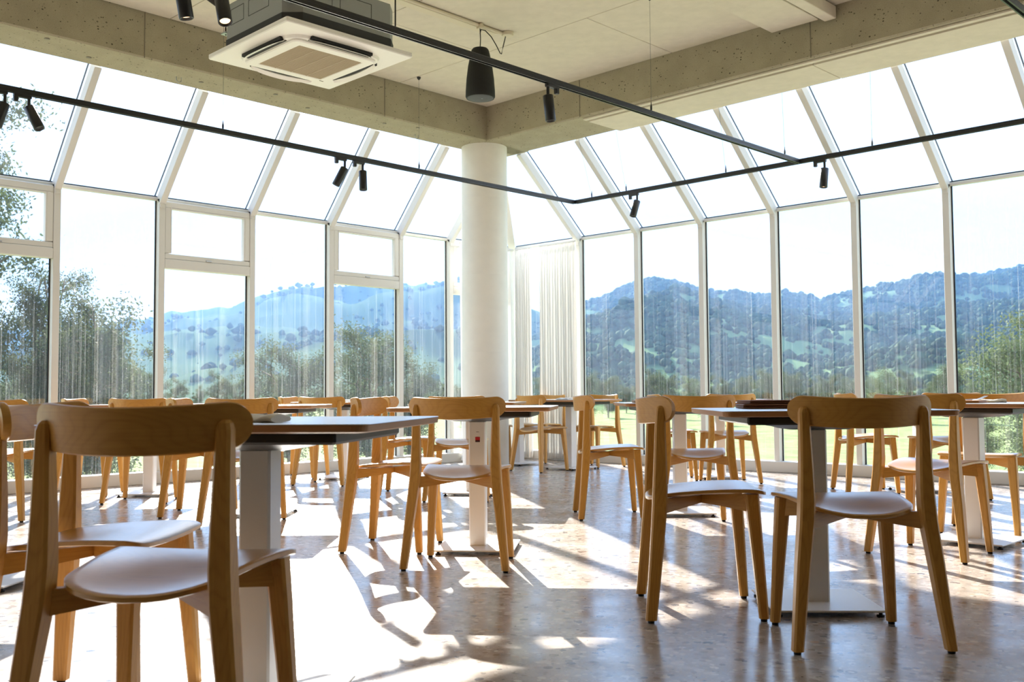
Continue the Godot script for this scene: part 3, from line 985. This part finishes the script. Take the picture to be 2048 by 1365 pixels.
func rail(label: String, a: Vector3, b: Vector3, wires: Array) -> void:
	var t := thing("track_rail", label, "track rail", Vector3.ZERO, 0.0, "black lighting tracks")
	var g := G.new()
	var side := (b - a).normalized().cross(Vector3.UP) * 0.0135
	g.beam(a + Vector3(0, 0.010, 0), b + Vector3(0, 0.010, 0), 0.036, 0.022)
	g.beam(a + side + Vector3(0, -0.010, 0), b + side + Vector3(0, -0.010, 0), 0.009, 0.022, Vector3.UP, 0.001)
	g.beam(a - side + Vector3(0, -0.010, 0), b - side + Vector3(0, -0.010, 0), 0.009, 0.022, Vector3.UP, 0.001)
	part(t, "rail_body", g, M.black_paint)
	g = G.new(); g.beam(a + Vector3(0, -0.003, 0), b + Vector3(0, -0.003, 0), 0.008, 0.004, Vector3.UP, 0.0005); part(t, "conductor", g, M.steel)
	for w in wires:
		var lo: Vector3 = w[0]
		var hi: Vector3 = w[1]
		g = G.new(); g.tube([lo, hi], 0.0013, 5); var wire := part(t, "suspension_wire", g, M.wire)
		g = G.new(); g.lathe([Vector2(0.004, 0.0), Vector2(0.008, 0.01), Vector2(0.008, 0.035), Vector2(0.004, 0.05), Vector2(0.002, 0.075)], 10); part(wire, "gripper", g, M.black_paint, lo)
		if hi.y < CEIL - 0.1: continue
		g = G.new(); g.lathe([Vector2(0.003, -0.03), Vector2(0.016, -0.018), Vector2(0.020, 0.0)], 14); part(wire, "ceiling_cup", g, M.black_paint, hi)

func spot(label: String, at: Vector3, along: Vector3, aim: Vector3, lit := false):
	var t := thing("track_spotlight", label, "spotlight", at, 0.0, "black cylinder spotlights on the tracks")
	var g := G.new()
	g.beam(Vector3(0, -0.012, 0) - along * 0.06, Vector3(0, -0.012, 0) + along * 0.06, 0.032, 0.026)
	g.bevbox(along * 0.045 + Vector3(0, -0.040, 0), Vector3(0.030, 0.036, 0.030), 0.004)
	part(t, "track_adapter", g, M.black_paint)
	var piv := along * -0.045 + Vector3(0, -0.085, 0)
	g = G.new(); g.tube([along * -0.045 + Vector3(0, -0.02, 0), piv], 0.011, 10); part(t, "stem", g, M.black_paint)
	var y := -aim.normalized()
	var x := y.cross(Vector3(0.3, 0.1, 1)).normalized()
	var b := Basis(x, y, x.cross(y))
	g = G.new()
	g.lathe([Vector2(0.001, 0.0), Vector2(0.034, 0.0), Vector2(0.036, -0.003), Vector2(0.036, -0.177), Vector2(0.034, -0.180), Vector2(0.030, -0.180), Vector2(0.028, -0.160), Vector2(0.001, -0.150)], 24, piv, b)
	var head := part(t, "head", g, M.black_paint)
	g = G.new(); g.lathe([Vector2(0.001, -0.150), Vector2(0.0265, -0.158), Vector2(0.0265, -0.166), Vector2(0.001, -0.172)], 20, piv, b)
	if lit:
		part(head, "lamp_lens", g, M.lamp_glow)
		var l := SpotLight3D.new()
		l.name = "lamp"
		t.add_child(l, true)
		l.position = piv + aim.normalized() * 0.186
		l.look_at_from_position(at + l.position, at + l.position + aim, Vector3(0.2, 0.1, 1).normalized())
		l.light_color = Color(1.0, 0.80, 0.55)
		l.light_energy = 0.5
		l.light_size = 0.03
		l.spot_angle = 28.0
		l.spot_range = 20.0
		l.spot_attenuation = 2.0
		l.shadow_enabled = true
	else:
		part(head, "lamp_lens", g, M.speaker_grille)

func build_tracks():
	var m := mat("lamp_glow", Color8(255, 232, 196), 0.4)
	m.emission_enabled = true
	m.emission = Color8(255, 206, 150)
	m.emission_energy_multiplier = 3.0
	var H := 2.95
	var z1 := -7.33
	var x2 := 8.54
	var z3 := -4.57
	var up := H + 0.022
	rail("long black track crossing in front of the left glazing to a corner joint", Vector3(-3.5, H, z1), Vector3(x2, H, z1), [[Vector3(4.16, up, z1), Vector3(4.16, CEIL, z1)], [Vector3(6.25, up, z1), Vector3(6.25, CEIL, z1)]])
	rail("black track running along the right glazing from the corner joint", Vector3(x2, H, z1 + 0.02), Vector3(x2, H, 3.5), [[Vector3(x2, up, -7.08), Vector3(8.07, BEAM, -6.86)], [Vector3(x2, up, -6.60), Vector3(8.07, BEAM, -6.36)], [Vector3(x2, up, -5.36), Vector3(8.07, BEAM, -5.13)], [Vector3(x2, up, -3.86), Vector3(8.07, BEAM, -3.65)]])
	rail("nearest black track passing in front of the air conditioner and speaker", Vector3(-3.5, H, z3), Vector3(x2 - 0.02, H, z3), [[Vector3(6.24, up, z3), Vector3(6.24, CEIL, z3)], [Vector3(8.28, up, z3), Vector3(8.07, BEAM, z3 + 0.10)]])
	rail("black track showing only at the top right corner", Vector3(-3.5, H, -1.83), Vector3(x2 - 0.02, H, -1.83), [])
	var X := Vector3(1, 0, 0)
	var Z := Vector3(0, 0, 1)
	var hy := H - 0.020
	var down := Vector3(0, -1, 0)
	spot("spotlight at the left edge of the long left track, partly cut off", Vector3(2.44, hy, z1), -X, down + P(-0.28, -0.1), false)
	spot("spotlight tilted to the right near the left end of the long left track", Vector3(2.60, hy, z1), X * -1.0, down + P(0.55, -0.1), false)
	spot("spotlight tilted left, the left one of the pair on the long left track", Vector3(5.33, hy, z1), -X, down + P(-0.50, -0.05), true)
	spot("upright spotlight, the right one of the pair on the long left track", Vector3(5.53, hy, z1), -X, down + P(0.05, -0.1), false)
	spot("spotlight left of the junction on the right glazing track", Vector3(x2, hy, -6.50), -Z, down + P(-0.30, -0.1), false)
	spot("spotlight right of the junction on the right glazing track", Vector3(x2, hy, -4.36), -Z, down + P(-0.10, -0.05), true)
	spot("spotlight hanging from the nearest track right of the black speaker", Vector3(5.10, hy, z3), X, down + P(0.10, 0.0), false)
	spot("glowing spotlight at the top edge, the left one beside the air conditioner", Vector3(2.40, hy, z3), X, down + P(0.15, 0.10), true)
	spot("bright glowing spotlight at the top edge next to the air conditioner", Vector3(2.62, hy, z3), X, down + P(0.25, -0.35), true)

func build_speaker():
	var c := thing("cable_conduit", "cream conduit along the ceiling ending at a round box above the speaker", "conduit")
	var g := G.new(); g.tube([Vector3(-3.5, 3.855, -5.90), Vector3(5.95, 3.855, -5.90)], 0.014, 10); part(c, "pipe", g, M.conduit)
	g = G.new(); g.tube([Vector3(-3.5, 3.862, -5.945), Vector3(5.92, 3.862, -5.945)], 0.010, 8); part(c, "thin_pipe", g, M.conduit)
	g = G.new(); g.bevbox(Vector3(2.4, 3.864, -5.99), Vector3(7.1, 0.008, 0.09), 0.002); part(c, "backing_strip", g, M.conduit)
	g = G.new(); g.lathe([Vector2(0.045, 0.0), Vector2(0.050, 0.008), Vector2(0.050, 0.03)], 20, Vector3(6.0, 3.838, -5.88)); part(c, "junction_box", g, M.conduit)
	g = G.new(); g.bevbox(Vector3(5.69, 3.845, -5.895), Vector3(0.03, 0.04, 0.06), 0.004); part(c, "saddle", g, M.conduit)
	var t := thing("pendant_speaker", "black tapered pendant loudspeaker hanging under the ceiling conduit", "loudspeaker", Vector3(5.681, 3.235, -5.886))
	g = G.new(); g.lathe([Vector2(0.115, 0.0), Vector2(0.122, 0.012), Vector2(0.121, 0.06), Vector2(0.114, 0.16), Vector2(0.100, 0.27), Vector2(0.082, 0.36), Vector2(0.072, 0.400), Vector2(0.062, 0.414), Vector2(0.045, 0.420), Vector2(0.001, 0.421)], 36); part(t, "body", g, M.speaker_black)
	g = G.new(); g.lathe([Vector2(0.001, -0.005), Vector2(0.06, -0.004), Vector2(0.108, 0.0), Vector2(0.115, 0.003)], 36); var gr := part(t, "front_grille", g, M.speaker_grille)
	g = G.new(); g.box(Vector3(0, -0.0065, 0.02), Vector3(0.016, 0.002, 0.008)); part(gr, "badge", g, M.steel)
	g = G.new(); g.tube([Vector3(0, 0.42, 0), Vector3(0.005, 0.50, 0), Vector3(0, 0.585, 0)], 0.004, 8); part(t, "suspension_cord", g, M.black_rubber)
	g = G.new(); g.tube([Vector3(0, 0.545, 0), Vector3(0.012, 0.58, 0.0), Vector3(0.06, 0.585, 0), Vector3(0.13, 0.55, 0), Vector3(0.19, 0.49, 0), Vector3(0.235, 0.435, 0), Vector3(0.25, 0.432, 0), Vector3(0.27, 0.50, 0), Vector3(0.30, 0.595, 0)], 0.004, 8); part(t, "signal_cable", g, M.black_rubber)

# ---------------------------------------------------------------- outdoors
func ground_h(r: float, d: float) -> float:
	return -3.0

func leaf_mesh(n: int, size: Vector3, clumps: int, leaf: float, sd: int, droop: float, anchors: Array) -> ArrayMesh:
	var q := RandomNumberGenerator.new(); q.seed = sd
	var v := PackedVector3Array()
	var nn := PackedVector3Array()
	var cl := []
	for a in anchors: cl.append([a, q.randf_range(0.10, 0.17)])
	while cl.size() < clumps:
		var p := Vector3(q.randfn(), q.randfn(), q.randfn()).normalized() * pow(q.randf(), 0.4)
		cl.append([Vector3(p.x * size.x * 0.5, size.y * (0.62 + p.y * 0.33), p.z * size.z * 0.5), q.randf_range(0.09, 0.16)])
	for i in n:
		var c = cl[q.randi() % cl.size()]
		var p := Vector3(q.randfn(), q.randfn() * 0.8, q.randfn()) * 0.5
		var at: Vector3 = c[0] + p * c[1] * size.x * 1.15
		var dir := Vector3(q.randfn(), q.randfn() * 0.6 - droop, q.randfn()).normalized()
		var sd2 := dir.cross(Vector3(q.randfn(), q.randfn(), q.randfn())).normalized()
		var l := leaf * q.randf_range(0.6, 1.3)
		var w := l * 0.20
		var nm := dir.cross(sd2).normalized()
		for e in [at - dir * l * 0.5, at + sd2 * w, at + dir * l * 0.5, at - dir * l * 0.5, at + dir * l * 0.5, at - sd2 * w]:
			v.append(e); nn.append(nm)
	var arr := []
	arr.resize(Mesh.ARRAY_MAX)
	arr[Mesh.ARRAY_VERTEX] = v
	arr[Mesh.ARRAY_NORMAL] = nn
	var am := ArrayMesh.new()
	am.add_surface_from_arrays(Mesh.PRIMITIVE_TRIANGLES, arr)
	return am

func make_tree(h: float, w: float, stems: int, leaves: int, leaf: float, lm: Material, sd: int, low := 0.35, droop := 0.7) -> Node3D:
	var q := RandomNumberGenerator.new(); q.seed = sd
	var t := Node3D.new()
	t.name = "tree_pattern_%d" % sd
	var g := G.new()
	var anchors := []
	for s in stems:
		var a := TAU * s / stems + q.randf()
		var lean := Vector3(cos(a), 0, sin(a)) * w * (0.12 + 0.18 * q.randf())
		var path := []
		var rad := []
		var top := h * q.randf_range(0.78, 0.95)
		for k in 7:
			var u := k / 6.0
			path.append(Vector3(0, top * u, 0) + lean * pow(u, 1.3) + Vector3(q.randfn(), 0, q.randfn()) * 0.02 * h * u)
			rad.append(max(0.012, h * 0.016 * (1.0 - u * 0.85)))
		g.tube(path, rad, 7)
		for b in 9:
			var u: float = lerp(low, 0.95, (b + q.randf()) / 9.0)
			var o: Vector3 = path[int(u * 6)].lerp(path[min(6, int(u * 6) + 1)], fmod(u * 6, 1.0))
			var ba := q.randf() * TAU
			var ln: float = w * 0.42 * (1.05 - abs(u - 0.6))
			var e := o + Vector3(cos(ba) * ln, ln * q.randf_range(0.15, 0.7), sin(ba) * ln)
			var mid := o.lerp(e, 0.5) + Vector3(0, -0.06 * ln, 0)
			g.tube([o, mid, e], [h * 0.006, h * 0.004, 0.006], 5)
			anchors.append(e); anchors.append(mid + Vector3(0, 0.1 * ln, 0)); anchors.append(e + Vector3(q.randfn(), q.randfn(), q.randfn()) * 0.10 * w)
	part(t, "trunk", g, M.bark)
	part(t, "foliage", leaf_mesh(leaves, Vector3(w, h, w), anchors.size() + 6, leaf, sd + 1, droop, anchors), lm)
	return t

func plant(src: Node3D, called: String, label: String, r: float, d: float, sc: float, turn: float, group: String):
	var c := copy(src, called, label, P(r, d, ground_h(r, d)), turn, group)
	c.scale = Vector3.ONE * sc
	c.set_meta("category", "tree")

func ridge(px: float, tab: Array) -> float:
	for i in tab.size() - 1:
		if px <= tab[i + 1][0]:
			var t: float = clamp((px - tab[i][0]) / (tab[i + 1][0] - tab[i][0]), 0.0, 1.0)
			return lerp(float(tab[i][1]), float(tab[i + 1][1]), t)
	return tab[tab.size() - 1][1]

func hill(called: String, label: String, tab: Array, d0: float, d1: float, nx: int, nd: int, sd: int, wood: float, bump: float, green: Color, dark: Color, trees: int, tree_size: float, base: float, patch: float):
	# tab: [slope of the sight line sideways x1000, ridge height in metres]
	var n := FastNoiseLite.new(); n.seed = sd; n.frequency = 0.006; n.fractal_octaves = 4
	var k := FastNoiseLite.new(); k.seed = sd + 3; k.frequency = patch; k.fractal_octaves = 5; k.fractal_gain = 0.6
	var a0: float = tab[0][0]
	var a1: float = tab[tab.size() - 1][0]
	var height := func(az: float, d: float) -> float:
		var s: float = clamp((d - d0) / (d1 - d0), 0.0, 1.12)
		var rise: float = pow(sin(min(s, 1.0) * PI * 0.5), 1.15) if s <= 1.0 else 1.0 - (s - 1.0) * 0.8
		return base + (ridge(az, tab) - base) * rise + n.get_noise_2d(az * 0.001 * d, d) * bump * sin(min(s, 1.0) * PI * 0.94)
	var wooded := func(az: float, d: float) -> float:
		return k.get_noise_2d(az * 0.001 * d, d * 0.7) + wood
	var st := SurfaceTool.new()
	st.begin(Mesh.PRIMITIVE_TRIANGLES)
	for j in nd + 1:
		var d: float = lerp(d0, d1 * 1.12, float(j) / nd)
		for i in nx + 1:
			var az: float = lerp(a0, a1, float(i) / nx)
			var c := green.lerp(dark, smoothstep(-0.10, 0.10, wooded.call(az, d)))
			st.set_color(c * (1.0 + 0.3 * n.get_noise_2d(az * 0.009 * d, d * 9.0)))
			st.add_vertex(P(az * 0.001 * d, d, height.call(az, d)))
	for j in nd:
		for i in nx:
			var p := j * (nx + 1) + i
			for e in [p, p + nx + 1, p + 1, p + 1, p + nx + 1, p + nx + 2]: st.add_index(e)
	st.generate_normals()
	var hnode := struct(called)
	hnode.set_meta("label", label)
	part(hnode, "slope", st.commit(), M.hill_ground)
	# woodland: low crowns, too many to count
	var g := G.new()
	var rings := []
	for q in [[0.0, 0.30], [0.25, 0.85], [0.55, 1.0], [0.8, 0.7], [1.0, 0.2]]:
		var ring := []
		for i in 7:
			var a := TAU * i / 7
			var w: float = q[1] * (1.0 + 0.25 * sin(i * 2.4 + q[0] * 7.0)) * 0.55
			ring.append(Vector3(cos(a) * w, q[0], sin(a) * w))
		rings.append(ring)
	g.loft(rings)
	var mm := MultiMesh.new()
	mm.transform_format = MultiMesh.TRANSFORM_3D
	mm.use_colors = true
	mm.mesh = g.mesh()
	var fm := mat("woodland_" + str(sd), Color.WHITE, 0.95, 0.0, 0.1)
	fm.vertex_color_use_as_albedo = true
	mm.instance_count = trees
	var i := 0
	while i < trees:
		var az: float = rng.randf_range(a0, a1)
		var d: float = lerp(d0, d1 * 1.04, sqrt(rng.randf()))
		if wooded.call(az, d) < rng.randf_range(-0.34, 0.10): continue
		var s := tree_size * rng.randf_range(0.45, 1.0) * (1.0 + 0.9 * pow(rng.randf(), 6.0))
		mm.set_instance_transform(i, Transform3D(Basis(Vector3.UP, rng.randf() * TAU).scaled(Vector3(s * rng.randf_range(0.9, 1.5), s, s * 1.1)), P(az * 0.001 * d, d, height.call(az, d) - 0.2 * s)))
		mm.set_instance_color(i, dark * rng.randf_range(0.7, 1.7))
		i += 1
	var o := MultiMeshInstance3D.new()
	o.name = "woodland"
	o.multimesh = mm
	o.material_override = fm
	o.set_meta("kind", "stuff")
	hnode.add_child(o, true)

func build_outdoors():
	# field
	var fl := struct("ground")
	fl.set_meta("label", "green field sloping away below the windows")
	var st := SurfaceTool.new()
	st.begin(Mesh.PRIMITIVE_TRIANGLES)
	var n := FastNoiseLite.new(); n.seed = 77; n.frequency = 0.02
	var R := 60
	for j in R + 1:
		for i in R + 1:
			var r: float = lerp(-420.0, 420.0, float(i) / R)
			var d: float = lerp(-120.0, 620.0, float(j) / R)
			st.add_vertex(P(r, d, -3.0 + n.get_noise_2d(r, d) * 0.35 * smoothstep(20.0, 60.0, d) - (2.0 if d > 300 else 0.0)))
	for j in R:
		for i in R:
			var p := j * (R + 1) + i
			for e in [p, p + R + 1, p + 1, p + 1, p + R + 1, p + R + 2]: st.add_index(e)
	st.generate_normals()
	part(fl, "grass", st.commit(), M.grass)
	# hills
	var dk := Color(0.030, 0.052, 0.028)
	var tabL := []
	for q in [[-300, 722], [0, 700], [150, 690], [280, 665], [380, 650], [480, 635], [640, 617], [800, 612], [900, 614], [1000, 625], [1080, 660], [1160, 720]]:
		tabL.append([(q[0] - 1024) / 2.0135, 0.8 + (789.0 - q[1]) / 2013.5 * 1250.0])
	hill("far_hill", "smooth bluish hill behind the trees of the left windows", tabL, 260.0, 1250.0, 150, 60, 301, -0.16, 26.0, Color(0.11, 0.15, 0.08), Color(0.05, 0.075, 0.05), 4200, 3.2, -3.0, 0.006)
	var tabR := []
	for q in [[960, 770], [1030, 715], [1100, 665], [1165, 627], [1230, 622], [1310, 607], [1360, 612], [1420, 622], [1500, 628], [1560, 622], [1640, 628], [1700, 618], [1760, 608], [1830, 598], [1900, 588], [2048, 574], [2200, 560], [2500, 575]]:
		tabR.append([(q[0] - 1024) / 2.0135, 0.8 + (786.0 - q[1]) / 2013.5 * 760.0])
	hill("wooded_hill", "wooded hillside with green clearings behind the right windows", tabR, 230.0, 760.0, 300, 140, 331, 0.09, 22.0, Color(0.16, 0.22, 0.10), dk, 40000, 2.5, -3.0, 0.030)
	# trees
	var grp := "gum trees outside the left windows"
	var gum := make_tree(14.6, 4.2, 3, 24000, 0.15, M.leaf_gum, 401, 0.30, 0.9)
	var gum2 := make_tree(7.0, 2.9, 3, 20000, 0.12, M.leaf_dark, 402, 0.22, 0.6)
	var bush := make_tree(7.2, 3.6, 4, 24000, 0.13, M.leaf_gum, 403, 0.15, 0.5)
	var pale := make_tree(7.0, 3.4, 4, 18000, 0.14, M.leaf_light, 404, 0.15, 0.5)
	for t in [gum, gum2, bush, pale]: add_child(t)
	plant(gum, "gum_tree", "tallest gum tree at the left edge, its crown reaching up to the beam", -16.9, 30.0, 1.0, 0.4, grp)
	plant(gum, "gum_tree", "slender gum tree just left of the first full mullion", -15.2, 33.0, 0.62, 2.1, grp)
	plant(gum2, "gum_tree", "dense dark tree in the second window pane from the left", -12.1, 30.0, 1.0, 1.0, grp)
	plant(gum2, "gum_tree", "thin tree between the slender gum and the dense dark tree", -14.6, 34.0, 0.92, 3.0, grp)
	plant(gum2, "gum_tree", "second dense tree just left of the dense dark tree", -14.0, 31.0, 0.90, 4.4, grp)
	plant(bush, "gum_tree", "low bushy tree under the tallest gum at the left edge", -19.0, 39.0, 0.74, 3.6, grp)
	plant(bush, "leafy_tree", "leafy tree left of the pair seen in the middle left windows", -9.9, 45.0, 0.92, 0.2, "trees outside the middle left windows")
	plant(bush, "leafy_tree", "wider and taller leafy tree of the pair in the middle left windows", -6.4, 45.0, 1.02, 1.7, "trees outside the middle left windows")
	plant(gum2, "leafy_tree", "lower leafy tree right of the pair in the middle left windows", -4.7, 46.0, 0.80, 2.7, "trees outside the middle left windows")
	plant(pale, "leafy_tree", "pale leafy tree cut off by the right edge", 17.0, 33.0, 0.98, 0.9, "trees outside the right windows")
	plant(pale, "leafy_tree", "small leafy shrub on the field below the pale tree at the right edge", 21.5, 46.0, 0.42, 1.9, "trees outside the right windows")
	# tree line at the far side of the field
	var q := RandomNumberGenerator.new(); q.seed = 909
	for i in 60:
		var az: float = lerp(-0.60, 0.60, (i + q.randf_range(-0.2, 0.2)) / 59.0)
		var d: float = [120.0, 150.0, 185.0][i % 3] + q.randf_range(-8.0, 8.0)
		var kind: int = q.randi() % 3
		var src: Node3D = [bush, pale, gum2][kind]
		var look: String = ["grey-green bushy", "pale yellowish", "slim dark"][kind]
		var side := "left" if az < 0.0 else "right"
		plant(src, "field_tree", "%s tree in the row across the field, seen through the %s glazing" % [look, side], az * d, d, q.randf_range(0.72, 1.05), q.randf() * TAU, "%s trees across the field, %s glazing" % [look, side])
	for t in [gum, gum2, bush, pale]: t.free()
	# valley air
	var fog := FogVolume.new()
	fog.name = "valley_haze"
	fog.shape = RenderingServer.FOG_VOLUME_SHAPE_BOX
	fog.size = Vector3(1900, 260, 1150)
	fog.position = P(0, 800, 120)
	fog.rotation.y = turn_of(0.0)
	var fmz := FogMaterial.new()
	fmz.density = 0.0009
	fmz.albedo = Color(0.54, 0.76, 1.0)
	fog.material = fmz
	fog.set_meta("kind", "stuff")
	add_child(fog)

func _ready():
	rng.seed = 4242
	setup_view()
	setup_materials()
	build_shell()
	print("shell ", Time.get_ticks_msec())
	curtain("sheer white curtain wrapped round the corner beside the column", Vector3(WX - 0.02, 0, WZ + 0.13), Vector3(WX - 0.02, 0, -8.47), 7, 2.60, Vector3(-1, 0, 0))
	curtain("sheer white curtain panel against the first right mullion", Vector3(WX - 0.02, 0, -8.32), Vector3(WX - 0.02, 0, -7.74), 14, 2.60, Vector3(-1, 0, 0))
	curtain("strip of sheer curtain on the left glazing beside the column", Vector3(8.12, 0, WZ + 0.02), Vector3(WX - 0.06, 0, WZ + 0.02), 11, 2.60, Vector3(0, 0, 1))
	build_tables()
	build_chairs()
	build_aircon()
	build_tracks()
	build_speaker()
	build_outdoors()
	build_table_things()
	print("done ", Time.get_ticks_msec())
